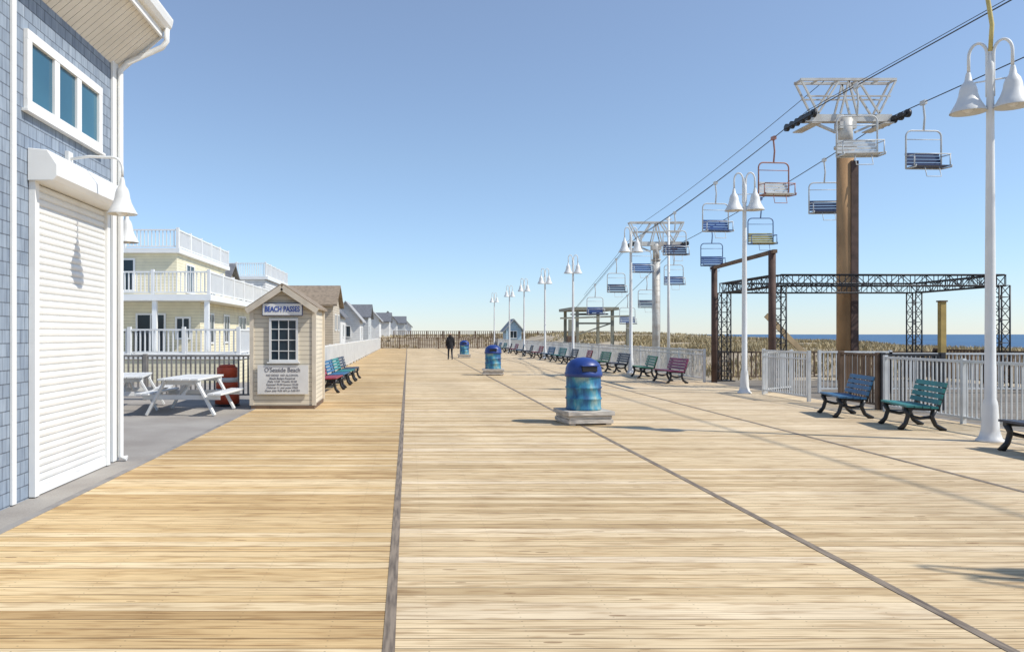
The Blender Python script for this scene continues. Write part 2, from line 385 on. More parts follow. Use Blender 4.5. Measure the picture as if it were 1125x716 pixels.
# ---------------------------------------------------------------- street lamps
def bell(b,x,y,z,s=1.0):
    pr=[(.265,0),(.262,.02),(.215,.10),(.165,.20),(.135,.30),(.125,.38),(.10,.46),(.055,.52),(.04,.62),(.03,.66)]
    b.lathe([(r*s,h*s) for r,h in pr],x,y,z,20,False)
    b.lathe([(r*s*.97-.004,h*s) for r,h in pr[:7]],x,y,z,20,False)
    b.lathe([(.03,-.04),(.075,0),(.085,.07),(.05,.16)],x,y,z+.04*s,12)
LM=None
def lamp(y,rz=0,x=9.4,deco=False):
    global LM
    g=G('street_lamp',(x,y,0),rz)
    if LM is None:
        b=B().mat(WHITE); b.lathe([(.19,0),(.19,.03),(.15,.06),(.12,.18),(.10,.55),(.09,.62),(.075,.66),(.066,3),(.048,5.6),(.052,5.65),(.052,5.8),(.03,5.85),(.015,6.0),(.0,6.03)],0,0,0,20); m1=b.mesh('pole')
        b=B().mat(WHITE)
        for s in (-1,1):
            P=[]
            for i in range(13):
                t=math.pi*i/12
                P.append((s*(.155-.115*math.cos(t)),0,5.95+.20*math.sin(t)))
            P=[(s*.04,0,5.3),(s*.04,0,5.6)]+P+[(s*.27,0,5.72)]
            b.tube(P,.022,8)
        b.tube([(-.25,0,5.55),(.25,0,5.55)],.012,6)
        m2=b.mesh('arms')
        b=B().mat(WHITE)
        for s in (-1,1): bell(b,s*.275,0,5.10,.94)
        m3=b.mesh('bell_shades'); LM=(m1,m2,m3)
    g.part('pole',LM[0]);g.part('arms',LM[1]);g.part('bell_shades',LM[2])
    if deco:
        b=B().mat(ROPE); b.tube([(.0,0,6.0),(.02,0,6.4),(-.03,0,6.8),(0,0,7.2)],.03,8); g.part('finial_rope',b)
lamp(3.4,R(-60),9.35); lamp(11.9,R(-38),8.96,True)
for i,(y,rz) in enumerate([(21.6,-12),(32.6,5),(44,0),(53,8),(62.5,0),(71.5,0),(84,0)]):
    lamp(y,R(rz))

# ---------------------------------------------------------------- benches
BM={}
def slatmat(k,c): return M('bench_slats_'+k,c,.5,.3,5,dirt=tuple(x*.55+.02 for x in c))
CO={'teal':slatmat('teal',(0.03,0.24,0.23)),'blue':slatmat('blue',(0.035,0.15,0.30)),'red':slatmat('red',(0.36,0.04,0.06)),'green':slatmat('green',(0.05,0.22,0.13)),'magenta':slatmat('magenta',(0.30,0.04,0.12)),'dark':slatmat('dark',(0.05,0.06,0.09))}
def bench(x,y,rz,col,L=1.5):
    g=G('park_bench',(x,y,0),rz); g.e.scale=(1,1,.93)
    key=(col,L)
    if key not in BM:
        m=CO[col]
        b=B().mat(m)
        for i in range(4): b.box(-L/2,L/2,-.27+i*.125,-.27+i*.125+.105,.43-i*.006,.465-i*.006)
        s=b.mesh('seat')
        b=B().mat(m)
        for i in range(4):
            z=.53+i*.105; yy=.235+i*.03
            b.beam((-L/2,yy,z),(L/2,yy,z),.035,.085,up=(0,.28,1))
        k=b.mesh('backrest')
        b=B().mat(BLACK)
        for sx in (-L/2+.14,L/2-.14):
            b.beam((sx,-.28,.405),(sx,.27,.385),.07,.05)
            b.tube([(sx,-.25,.40),(sx,-.20,.28),(sx,-.24,.12),(sx,-.33,.0)],[.05,.04,.038,.05],8)
            b.tube([(sx,.20,.38),(sx,.16,.25),(sx,.22,.1),(sx,.36,.0)],[.05,.04,.038,.05],8)
            b.tube([(sx,-.2,.27),(sx,-.02,.22),(sx,.16,.25)],.03,8)
            b.beam((sx,.24,.36),(sx,.375,.88),.07,.045,up=(0,1,0))
        l=b.mesh('frame'); BM[key]=(s,k,l)
    for nme,me in zip(('seat','backrest','frame'),BM[key]): g.part(nme,me)
bench(8.93,13.75,R(-103),'teal',1.2); bench(8.85,15.7,R(-102),'blue',1.25); bench(8.72,10.35,R(-92),'dark')
cols=['magenta','green','dark','green','red','dark','teal','blue','red','dark','blue','magenta','dark','teal','blue','dark']
yy=26.6
for i,c in enumerate(cols):
    bench(9.0,yy,R(-92+random.uniform(-6,6)),c,1.6); yy+= 2.9+random.uniform(0,.9)+(i>5)*.5
for y,c in ((22.4,'red'),(24.4,'blue'),(26.4,'teal'),(28.3,'dark')): bench(-2.25+.02*(y-22),y,R(88),c,1.6)

# ---------------------------------------------------------------- trash barrels
def can(x,y,rz=0):
    g=G('trash_barrel',(x,y,0),rz); 
    b=B().mat(PEDW).box(-.42,.42,-.40,.40,.03,.10).box(-.40,.40,-.38,.38,.105,.17).box(-.44,.44,-.42,.42,.175,.25)
    for s in (-.34,.34): b.box(s-.05,s+.05,-.38,.38,0,.029)
    g.part('pedestal',b,.006)
    k=1.09
    b=B().mat(BAR); pr=[(.27,.25),(.295,.26),(.30,.28),(.29,.30),(.29,.44),(.305,.455),(.305,.475),(.29,.49),(.29,.64),(.305,.655),(.305,.675),(.29,.69),(.29,.85),(.30,.87),(.30,.88)]
    b.lathe([(r*k,z) for r,z in pr],n=32); g.part('barrel',b)
    b=B().mat(NAVY); b.lathe([(r*k,z) for r,z in [(.315,.865),(.318,.93),(.305,.95),(.30,1.02),(.27,1.10),(.21,1.165),(.12,1.21),(.0,1.225)]],n=32); g.part('lid',b)
    b=B().mat(BLACK); b.box(-.14,.14,-.335,-.27,.965,1.06); b.mat(NAVY).box(-.16,.16,-.355,-.26,1.062,1.085); g.part('lid_flap',b,.006)
can(3.27,14.4,R(8)); can(3.45,31.3,R(-5)); can(3.95,54)

# ---------------------------------------------------------------- picnic tables
def picnic(x,y,rz):
    g=G('picnic_table',(x,y,-.012),rz)
    b=B().mat(WHITE)
    for i in range(5): b.box(-.42+i*.17,-.42+i*.17+.155,-.9,.9,.725,.765)
    g.part('table_top',b,.006)
    b=B().mat(WHITE)
    for s in (-1,1):
        for k in (0,1): a=s*(.60+k*.15); b.box(min(a,a+s*.135),max(a,a+s*.135),-.9,.9,.43,.47)
    g.part('benches',b,.006)
    b=B().mat(WHITE)
    for yy in (-.72,.72):
        b.beam((-.32,yy,.72),(-.70,yy,0.02),.045,.12,up=(0,1,0)); b.beam((.32,yy,.72),(.70,yy,0.02),.045,.12,up=(0,1,0))
        b.box(-.80,.80,yy+.03,yy+.07,.33,.425); b.box(-.40,.40,yy+.03,yy+.07,.63,.722)
        b.beam((0,yy+(.05 if yy<0 else -.0),.38),(0,0.0,.70),.045,.08)
    g.part('legs',b,.004)
picnic(-4.58,16.45,R(-3)); picnic(-6.25,17.3,R(12))
g=G('traffic_drum',(-4.2,18.0,-.012))
b=B(); seq=[(.29,0,.05,BLACK),(.28,.055,.28,RED),(.265,.285,.40,WHITE),(.255,.405,.55,RED),(.245,.555,.66,WHITE),(.235,.665,.90,RED)]
for r,z0,z1,m in seq: b.mat(m).lathe([(r,z0),(r,z1-.015),(r-.01,z1)],n=24)
g.part('drum_body',b); b=B().mat(RED).lathe([(.2,.90),(.18,.95),(.06,.96)],n=20); g.part('drum_top',b)

# ---------------------------------------------------------------- booth
g=G('ticket_booth',(-2.76,18.0,0))
w=.68;d=.9;ez=2.28;pk=2.72
b=B().mat(BEIGE)
b.poly([(-w,-d,.08),(w,-d,.08),(w,-d,ez),(0,-d,pk),(-w,-d,ez),(-w,d,.08),(w,d,.08),(w,d,ez),(0,d,pk),(-w,d,ez)],
 [(0,1,2,3,4),(9,8,7,6,5),(1,6,7,2),(0,4,9,5),(2,7,8,3),(4,3,8,9),(0,5,6,1)])
g.part('walls',b)
b=B().mat(BROWNW).box(-w-.02,w+.02,-d-.02,d+.02,0,.079)
g.part('base',b)
b=B().mat(ROOFB)
oh=.10
for s in (-1,1):
    e=(s*(w+oh),ez-.08); t=.05
    b.poly([(0,-d-.14,pk+.05),(0,d+.14,pk+.05),(e[0],d+.14,e[1]+.05),(e[0],-d-.14,e[1]+.05),(0,-d-.14,pk+.05-t),(0,d+.14,pk+.05-t),(e[0],d+.14,e[1]+.05-t),(e[0],-d-.14,e[1]+.05-t)],
    [(0,1,2,3),(7,6,5,4),(0,3,7,4),(1,5,6,2),(3,2,6,7)])
g.part('roof',b)
b=B().mat(M('booth_trim',(0.68,0.60,0.48),.6,.2,3))
for s in (-1,1):
    b.beam((0,-d-.155,pk-.05),(s*(w+oh),-d-.155,ez-.13),.03,.12,up=(0,0,1))
    b.box(s*w-.045+ (0.008*s),s*w+.045+(0.008*s),-d-.02,-d+.05,.08,ez-.02)
    b.box(s*w-.045+ (0.008*s),s*w+.045+(0.008*s),d-.05,d+.02,.08,ez-.06)
g.part('trim',b)
b=B().mat(WHITE); wx0,wx1,wz0,wz1=-.30,.34,1.04,2.0
b.box(wx0,wx0+.05,-d-.045,-d-.004,wz0,wz1).box(wx1-.05,wx1,-d-.045,-d-.004,wz0,wz1).box(wx0+.05,wx1-.05,-d-.045,-d-.004,wz0,wz0+.05).box(wx0+.05,wx1-.05,-d-.045,-d-.004,wz1-.05,wz1)
for k in (1,2): x=wx0+(wx1-wx0)*k/3; b.box(x-.009,x+.009,-d-.03,-d-.012,wz0+.05,wz1-.05)
for k in (1,2,3): z=wz0+(wz1-wz0)*k/4; b.box(wx0+.05,wx1-.05,-d-.028,-d-.013,z-.009,z+.009)
b.box(wx0-.04,wx1+.04,-d-.09,-d-.004,wz0-.035,wz0-.002)
g.part('window_frame',b)
b=B().mat(GLASS).box(wx0+.05,wx1-.05,-d-.011,-d-.004,wz0+.05,wz1-.05); g.part('window_glass',b)
b=B().mat(WHITE).box(-.43,.43,-d-.09,-d-.065,2.07,2.32); b.mat(NAVY).box(-.445,.445,-d-.064,-d-.05,2.055,2.335); g.part('sign_board',b)
b=B().mat(M('notice_white',(0.74,0.73,0.70),.6,.1,4)).box(-.55,.57,-d-.06,-d-.03,.33,.97); g.part('notice_board',b)
def text(par,name,s,loc,size,mat,sx=1,off=.03):
    c=bpy.data.curves.new(name,'FONT'); c.body=s; c.size=size; c.align_x='CENTER'; c.align_y='CENTER'; c.extrude=.003; c.offset=size*off
    c.materials.append(mat); o=bpy.data.objects.new(name,c); sc.collection.objects.link(o); o.parent=par; o.location=loc; o.rotation_euler=(R(90),0,0); o.scale=(sx,1,1); return o
TXB=M('sign_blue_letters',(0.02,0.07,0.36),.5,.1,3); TXD=M('notice_ink',(0.12,0.12,0.15),.6,.1,3)
text(g.e,'sign_lettering',"BEACH PASSES",(0,-d-.094,2.195),.165,TXB,.72,.02)
lines=["NO DOGS  NO ALCOHOL","Beach Badges Required","Daily 13.00  Weekly 55.00","Seasonal 90.00 Seniors 25.00","Children 11 and under FREE","Open daily 9:00 AM to 5:00 PM"]
text(g.e,'notice_heading',"O'Seaside Beach",(0,-d-.063,.86),.14,TXD,.85,.0)
for i,l in enumerate(lines): text(g.e,'notice_line_%d'%(i+1),l,(0,-d-.063,.745-i*.068),.06,TXD,1.0,-.01)

# ---------------------------------------------------------------- big building on the left
g=G('shingled_building')
wx=-3.84; ya,yb=3.0,10.16
b=B().mat(SHING).box(wx-9,wx,ya,yb,-.02,5.15); g.part('walls',b)
b=B().mat(TRIM)
b.box(wx+.003,wx+.035,yb-.17,yb+.035,0,5.2).box(wx-.15,wx+.003,yb+.003,yb+.035,0,5.2)
b.box(wx+.003,wx+.03,7.46,7.54,0,5.14)
g.part('corner_trim',b,.003)
b=B().mat(M('soffit_vinyl',(0.74,0.71,0.65),.5,.1,2)); xo=-3.28; zo=5.62
nseg=60
for i in range(nseg):
    y0=ya+ (yb+.12-ya)*i/nseg; y1=ya+(yb+.12-ya)*(i+1)/nseg-.012
    b.poly([(wx,y0,5.15),(xo,y0,zo),(xo,y1,zo),(wx,y1,5.15),(wx,y0,5.17),(xo,y0,zo+.02),(xo,y1,zo+.02),(wx,y1,5.17)],[(0,1,2,3),(7,6,5,4),(0,4,5,1),(2,6,7,3)])
g.part('soffit',b)
b=B().mat(TRIM); b.box(xo,xo+.03,ya,yb+.14,zo-.04,zo+.22)
b.poly([(wx,yb+.121,5.10),(xo,yb+.121,zo-.04),(xo,yb+.121,zo+.22),(wx,yb+.121,5.9),(wx,yb+.15,5.10),(xo,yb+.15,zo-.04),(xo,yb+.15,zo+.22),(wx,yb+.15,5.9)],[(0,1,2,3),(7,6,5,4),(0,4,5,1),(3,2,6,7),(1,5,6,2)])
P=[(0,0),(.06,0),(.10,.05),(.12,.13),(.12,.16),(.0,.16)]
vs=[(xo+.03+p[0],y,zo+.06+p[1]) for y in (ya,yb+.17) for p in P]
b.poly(vs,[tuple(range(6)),tuple(reversed(range(6,12)))]+[(i,(i+1)%6,6+(i+1)%6,6+i) for i in range(6)])
g.part('fascia_and_gutter',b)
b=B().mat(TRIM); b.tube([(xo+.09,yb+.08,zo+.06),(xo+.09,yb+.08,zo-.10),(xo+.03,yb+.08,zo-.18),(wx+.14,yb+.04,5.22),(wx+.075,yb-.02,5.1),(wx+.075,yb-.02,.05),(wx+.16,yb-.02,0.03)],.038,8); g.part('downspout',b)
b=B().mat(ROOFG).box(wx-9,xo,ya,yb+.1,5.9,6.0); g.part('roof',b)
b=B(); Y0,Y1,Z0,Z1=7.72,9.62,3.90,4.70
b.mat(TRIM).box(wx+.003,wx+.05,Y0,Y1,Z1-.10,Z1).box(wx+.003,wx+.05,Y0,Y1,Z0,Z0+.10).box(wx+.003,wx+.048,Y0,Y0+.10,Z0+.10,Z1-.10).box(wx+.003,wx+.048,Y1-.10,Y1,Z0+.10,Z1-.10)
b.box(wx+.003,wx+.07,Y0-.04,Y1+.04,Z0-.03,Z0-.002)
for k in (1,2): y=Y0+.1+(Y1-Y0-.2)*k/3; b.box(wx+.003,wx+.045,y-.06,y+.06,Z0+.10,Z1-.10)
g.part('window_frame',b,.003)
b=B().mat(DGLASS).box(wx+.003,wx+.014,Y0+.1,Y1-.1,Z0+.1,Z1-.1); g.part('window_glass',b)
b=B().mat(SHUT); sy0,sy1,sh=7.92,9.72,3.2; nsl=42
prof=[]
for i in range(nsl):
    z=.05+(sh-.05)*i/nsl; dz=(sh-.05)/nsl
    prof+=[(wx+.012,z),(wx+.030,z+dz*.18),(wx+.034,z+dz*.5),(wx+.030,z+dz*.82),(wx+.012,z+dz*.97)]
vs=[(p[0],y,p[1]) for y in (sy0,sy1) for p in prof]; m=len(prof)
b.poly(vs,[(i,i+1,m+i+1,m+i) for i in range(m-1)])
g.part('roller_shutter',b)
b=B().mat(TRIM)
b.box(wx+.003,wx+.07,sy0-.09,sy0,0,sh).box(wx+.003,wx+.07,sy1,sy1+.09,0,sh).box(wx+.003,wx+.05,sy0,sy1,0.0,.06)
g.part('shutter_guides',b,.003)
b=B().mat(TRIM)
P=[(0,0),(.26,0),(.30,.05),(.30,.16),(.20,.31),(0,.33)]
vs=[(wx+.004+p[0],y,sh+p[1]) for y in (sy0-.12,sy1+.12) for p in P]
b.poly(vs,[tuple(range(6)),tuple(reversed(range(6,12)))]+[(i,(i+1)%6,6+(i+1)%6,6+i) for i in range(6)])
g.part('shutter_housing',b,.008)
def walllamp(loc,rz):
    g=G('wall_lamp',loc,rz)
    b=B().mat(WHITE); b.box(-.06,.06,0,.04,-.08,.08); P=[(0,.03,0),(0,.25,.03),(0,.45,.02)]
    for i in range(7): t=math.pi/2*i/6; P.append((0,.5+.12*math.sin(t),.02-.12*(1-math.cos(t))))
    P.append((0,.62,-.2)); b.tube(P,.016,8); g.part('arm',b)
    b=B().mat(WHITE); bell(b,0,.62,-.62,.62); g.part('bell_shade',b)
walllamp((wx+.003,8.72,3.62),R(-90)); walllamp((-3.93,yb+.036,3.55),0)

# ---------------------------------------------------------------- houses
def rail3(b,x0,x1,y0,y1,z,h=.95,sp=.16,r=.022,sides='flr'):
    segs=[]
    if 'f' in sides: segs.append(((x0,y0),(x1,y0),0))
    if 'r' in sides: segs.append(((x1,y0+.07),(x1,y1),1))
    if 'l' in sides: segs.append(((x0,y0+.07),(x0,y1),1))
    for p,q,sk in segs:
        L=math.dist(p,q); b.beam((*p,z+h),(*q,z+h),.09,.06); b.beam((*p,z+.08),(*q,z+.08),.06,.05)
        n=int(L/sp)
        for i in range(1,n): a=p[0]+(q[0]-p[0])*i/n; c=p[1]+(q[1]-p[1])*i/n; b.box(a-r,a+r,c-r,c+r,z+.08,z+h-.02)
        n=max(1,round(L/2))
        for i in range(sk,n+1): a=p[0]+(q[0]-p[0])*i/n; c=p[1]+(q[1]-p[1])*i/n; b.box(a-.06,a+.06,c-.06,c+.06,z-.05,z+h+.1)
def win(bf,bg,face,u,z,w,h,at):
    def bx(b,u0,u1,z0,z1,d0,d1):
        if face=='f': b.box(u0,u1,at-d1,at-d0,z0,z1)
        else: b.box(at+d0,at+d1,u0,u1,z0,z1)
    bx(bg,u-w/2,u+w/2,z,z+h,.01,.03)
    t=.08
    bx(bf,u-w/2-t,u+w/2+t,z+h,z+h+t,.008,.06);bx(bf,u-w/2-t,u+w/2+t,z-t,z,.008,.07)
    bx(bf,u-w/2-t,u-w/2,z,z+h,.008,.06);bx(bf,u+w/2,u+w/2+t,z,z+h,.008,.06)
    bx(bf,u-.03,u+.03,z,z+h,.031,.05)
def house(name,x0,x1,y0,y1,z0,z1,wall,roof=None,rm=ROOFG,rise=1.2,wins=(),axis='y',chim=False,deckrail=False):
    g=G(name); b=B().mat(wall)
    b.box(x0,x1,y0,y1,z0,z1); o=.35
    if roof=='gable':
        if axis=='y':
            xm=(x0+x1)/2; b.poly([(x0,y0,z1),(x1,y0,z1),(xm,y0,z1+rise),(x0,y1,z1),(x1,y1,z1),(xm,y1,z1+rise)],[(0,1,2),(5,4,3)])
        else:
            ym=(y0+y1)/2; b.poly([(x0,y0,z1),(x0,y1,z1),(x0,ym,z1+rise),(x1,y0,z1),(x1,y1,z1),(x1,ym,z1+rise)],[(0,1,2),(5,4,3)])
    g.part('walls',b)
    if roof:
        b=B().mat(rm); t=.15
        if roof=='gable' and axis=='y':
            xm=(x0+x1)/2; k=rise/(xm-x0)
            for s,xe in ((-1,x0-o),(1,x1+o)):
                ze=z1-o*k+.02; b.poly([(xm,y0-o,z1+rise+.02),(xm,y1+o,z1+rise+.02),(xe,y1+o,ze),(xe,y0-o,ze),(xm,y0-o,z1+rise+.02+t),(xm,y1+o,z1+rise+.02+t),(xe,y1+o,ze+t),(xe,y0-o,ze+t)],[(0,1,2,3),(4,5,6,7),(0,3,7,4),(1,2,6,5),(3,2,6,7)])
        elif roof=='gable':
            ym=(y0+y1)/2; k=rise/(ym-y0)
            for ye in (y0-o,y1+o):
                ze=z1-o*k+.02; b.poly([(x0-o,ym,z1+rise+.02),(x1+o,ym,z1+rise+.02),(x1+o,ye,ze),(x0-o,ye,ze),(x0-o,ym,z1+rise+.02+t),(x1+o,ym,z1+rise+.02+t),(x1+o,ye,ze+t),(x0-o,ye,ze+t)],[(0,1,2,3),(4,5,6,7),(0,3,7,4),(1,2,6,5),(3,2,6,7)])
        elif roof=='flat':
            b.mat(TRIM).box(x0-.2,x1+.2,y0-.2,y1+.2,z1+.002,z1+.22)
        g.part('roof',b)
    bf=B().mat(TRIM);bg_=B().mat(GLASS)
    for w in wins: win(bf,bg_,w[0],w[1],w[2],w[3],w[4],y0 if w[0]=='f' else x1)
    if wins: g.part('window_frames',bf); g.part('window_glass',bg_)
    if deckrail:
        b=B().mat(TRIM); rail3(b,x0,x1,y0,y1,z1+.22); g.part('roof_deck_railing',b)
    return g
h=house('beach_house',-17,-8.7,32.4,44,-.7,3.0,CREAM,None,wins=[('f',-10.75,.95,1.1,1.5),('f',-13,1.2,1.2,1.2),('f',-9.4,1.5,.5,.8),('r',34,1.3,1.0,1.2),('r',37,1.3,1.0,1.2),('r',40.5,1.3,1.6,1.2)])
b=B().mat(TRIM).box(-17,-7.9,31.0,44,3.003,3.25)
rail3(b,-17,-8.0,31.1,44,3.25,.9)
for x in (-8.1,-10.2,-12.4): b.box(x-.09,x+.09,31.12,31.3,.96,3.0)
h.part('balcony',b)
b=B().mat(CREAM).box(-17,-10.15,34,43,3.26,5.2); h.part('upper_storey',b)
b=B().mat(TRIM).box(-17,-9.95,33.7,43.3,5.202,5.40); rail3(b,-17,-10.05,33.8,43.2,5.40,.8); h.part('roof_deck',b)
bf=B().mat(TRIM);bg_=B().mat(GLASS); win(bf,bg_,'f',-12.7,3.6,1.3,1.3,34); win(bf,bg_,'r',36,3.6,1.2,1.2,-10.15); win(bf,bg_,'r',40,3.6,1.2,1.2,-10.15); h.part('upper_window_frames',bf); h.part('upper_window_glass',bg_)
b=B().mat(TRIM).box(-17,-5.7,26.4,31,.80,.95); rail3(b,-17,-5.8,26.5,31.6,.95,.85); b.mat(CREAM).box(-17,-5.75,26.45,30.9,-.7,.797); h.part('porch',b)
b=B().mat(STEELD).tube([(-9.9,28,.95),(-9.9,28,1.7)],.03).box(-10.4,-9.4,27.6,28.3,1.7,1.74); h.part('porch_table',b)
house('grey_roofed_house',-14,-10.9,45.5,49.3,-.7,4.5,CREAM,'gable',ROOFG,1.3,wins=[('r',47.3,1.5,1,1.4)],axis='x')
house('white_house',-13.5,-9.75,50.2,54.5,-.7,3.3,WHS,'flat',wins=[('f',-10.8,1.5,1.1,1.3),('r',52,1.5,1.1,1.3)],deckrail=True)
house('flat_roofed_house',-14.5,-10.3,56,66,-.7,5.6,WHS,'flat',wins=[('f',-11.5,3.2,1.4,1.2),('r',60,3,1.2,1.2),('r',63,3,1.2,1.2)],deckrail=True)
house('grey_house',-13.5,-9.9,68,76,-.7,3.9,GREYS,'gable',ROOFG,1.3,wins=[('f',-11,2.0,1.2,1.2),('r',71,2,1.2,1.2)],axis='x')
house('tan_house',-10.2,-5.9,61,67,-.7,4.0,TANS,'gable',ROOFB,1.5,wins=[('f',-9.2,2,1.2,1.2),('f',-7.2,2,1.0,1.2),('r',63,2,1.2,1.2),('r',65.5,2,1.2,1.2)],axis='x')
house('tan_house',-9.9,-7.6,56,60.4,-.7,3.6,TANS,'gable',ROOFB,1.2,wins=[('f',-8.75,2,1.0,1.2)],axis='y')
house('white_house',-9.6,-6.6,76,82,-.7,3.6,WHS,'gable',ROOFG,1.6,wins=[('f',-8.3,1.8,1,1.2),('r',79,1.4,1.2,1.2)],axis='y')
house('white_house',-8.3,-5.2,84,90,-.7,3.3,WHS,'gable',ROOFL,1.8,wins=[('f',-6.7,1.4,.9,1.1),('r',87,1.2,1.2,1.2)],axis='y')
house('white_house',-12.2,-8.6,84,92,-.7,3.6,WHS,'gable',ROOFG,1.5,wins=[('f',-10.2,1.5,1.2,1.1)],axis='x')
house('grey_house',-8.5,-5.0,98,106,-.7,3.8,GREYS,'gable',ROOFG,1.6,wins=[('f',-6.7,1.7,.9,1.1),('r',100,1.5,1.2,1.2)],axis='x')
house('white_house',-7.6,-4.2,114,122,-.7,3.9,WHS,'gable',ROOFL,1.8,wins=[('f',-6,1.8,.9,1.0)],axis='y')
house('white_house',-5.2,-2.0,140,150,.5,3.9,WHS,'gable',ROOFG,1.8,wins=[('f',-3.6,1.8,.9,.8)],axis='y')
house('white_house',-6.4,-3.0,126,134,.5,3.7,WHS,'gable',ROOFG,1.4,wins=[('r',131,1.8,.9,.8)],axis='x')
house('grey_house',-3.4,-.6,160,170,.5,3.9,GREYS,'gable',ROOFG,1.4,axis='x')
house('white_house',-2.2,.9,190,200,.5,3.6,WHS,'gable',ROOFL,1.6,axis='y')
house('blue_beach_hut',12.2,14.1,96,99,0,2.3,BLUES,'gable',ROOFL,1.1,wins=[('f',13.1,1.2,.8,.8)],axis='y')

# ---------------------------------------------------------------- chairlift
TXc=15.95
def tower(name,y,zc,mast_r,mastmat,dark=False):
    g=G(name,(TXc,y,0)); z0=-1.2
    b=B().mat(mastmat).tube([(0,0,z0),(0,0,zc-1.0)],mast_r,24)
    b.mat(CONC).lathe([(.7,-1.3),(.7,-.25),(.62,-.2)],n=20)
    if dark: b.mat(RUSTD).box(mast_r*.12,mast_r*1.03,-mast_r*1.12,mast_r*.1,z0,zc-1.6)
    g.part('mast',b)
    b=B().mat(GALV).tube([(0,0,zc-1.0),(0,0,zc)],mast_r*.85,20)
    b.lathe([(mast_r*1.3,zc-1.08),(mast_r*1.3,zc-1.0)],n=20)
    b.box(-1.62,1.62,-.14,.14,zc-.14,zc+.12); b.box(-.3,.3,-.2,.2,zc-.4,zc-.142)
    b.beam((-.35,0,zc-.5),(-1.2,0,zc-.14),.1,.08); b.beam((.35,0,zc-.5),(1.2,0,zc-.14),.1,.08)
    g.part('crossarm',b)
    b=B().mat(GALV)
    for yy in (-.22,.22):
        b.beam((-1.75,yy,zc+1.35),(1.72,yy,zc+1.35),.08,.09)
        for x0,x1 in ((-1.1,-1.7),(-1.1,-.35),(1.1,1.7),(1.1,.35),(-.3,.0),(.3,.0)): b.beam((x0,yy,zc+.12),(x1,yy,zc+1.31),.06,.06)
        b.beam((-1.5,yy,zc+.75),(1.5,yy,zc+.75),.05,.05)
    for x in (-1.7,-1.1,-.35,.35,1.1,1.7): b.beam((x,-.22,zc+1.35),(x,.22,zc+1.35),.06,.06)
    for s in (-1,1):
        b.beam((s*1.3,-.5,zc-.28),(s*1.3,.9,zc-.28),.35,.04)
    g.part('lifting_frame',b)
    b=B().mat(STEELD)
    for s in (-1.66,1.66):
        b.box(s-.03+.07,s+.03+.07,-1.0,1.0,zc-.13,zc-.03); b.box(s-.03-.07,s+.03-.07,-1.0,1.0,zc-.13,zc-.03)
        for k in range(6):
            yy=-.95+k*.38; b.tube([(s-.06,yy,zc-.08),(s+.06,yy,zc-.08)],.14,14)
    g.part('sheaves',b)
    b=B().mat(GALV)
    for i in range(int((zc-1)/.35)): z=.2+i*.35; b.tube([(-.13,-mast_r-.12,z),(.13,-mast_r-.12,z)],.012,5)
    for s in (-.14,.14): b.tube([(s,-mast_r-.12,0),(s,-mast_r-.12,zc-.6)],.015,5)
    if not dark: g.part('ladder',b)
    return g
tower('chairlift_tower',28.2,9.5,.29,RUST,True)
g=tower('chairlift_tower',49.7,7.45,.24,GALV)
xl,xr=14.28,17.6
def cz(y):
    if y<28.2: return 9.47+ .0*y
    if y<49.7: t=(y-28.2)/21.5; return 9.47+(7.45-9.47)*t-.35*4*t*(1-t)*.5
    t=(y-49.7)/17; return 7.45+(3.6-7.45)*t
cb=B().mat(CABLE); ysamp=[-5+i*3 for i in range(11)]+[28.2+i*2.15 for i in range(11)]+[52,56,60,64,66.7]
for x in (xl,xr): cb.tube([(x,y,cz(y)+.08) for y in ysamp],.017,6)
cb.tube([(14.6,y,cz(y)+.34) for y in ysamp],.010,6); cb.tube([(15.2,y,cz(y)+1.42) for y in ysamp if y>27],.012,6)
cb_o=top('chairlift_cables',cb)
g=G('chairlift_station',(15.95,68,0))
b=B().mat(OLIVE)
for x in (-1.5,1.5):
    for y in (-2,3): b.box(x-.12,x+.12,y-.12,y+.12,-1,3.7)
b.box(-2.0,2.0,-2.3,3.4,3.7,3.95).box(-2.3,-2.05,-2.5,-2.2,-1,2.9).box(2.6,2.8,-2.5,-2.2,-1,2.7); b.beam((-3,-2.3,3.0),(3,-2.3,3.2),.12,.14)
b.beam((-1.5,-2,1.6),(1.5,-2,2.6),.1,.1); b.box(-1.6,1.6,-2.1,-1.9,2.5,2.65)
g.part('station_frame',b)
b=B().mat(STEELD).lathe([(1.6,3.35),(1.66,3.4),(1.6,3.45),(1.3,3.45),(1.3,3.35)],n=32,cap=False).tube([(0,0,3.3),(0,0,3.9)],.25,12).beam((-1.6,0,3.4),(1.6,0,3.4),.1,.08).beam((0,-1.6,3.4),(0,1.6,3.4),.1,.08); g.part('bullwheel',b)
b=B().mat(TANW).box(-3,3,-4,4,-.9,-.1); b.mat(BROWNW).box(-2.6,-1.9,-3.5,-2.8,-.1,1.5); g.part('station_platform',b)
top('utility_pole',B().mat(WHITE).tube([(15.0,44.5,-1),(15.0,44.5,8.4)],[.09,.06],12).box(14.85,15.15,44.45,44.55,8.2,8.28))
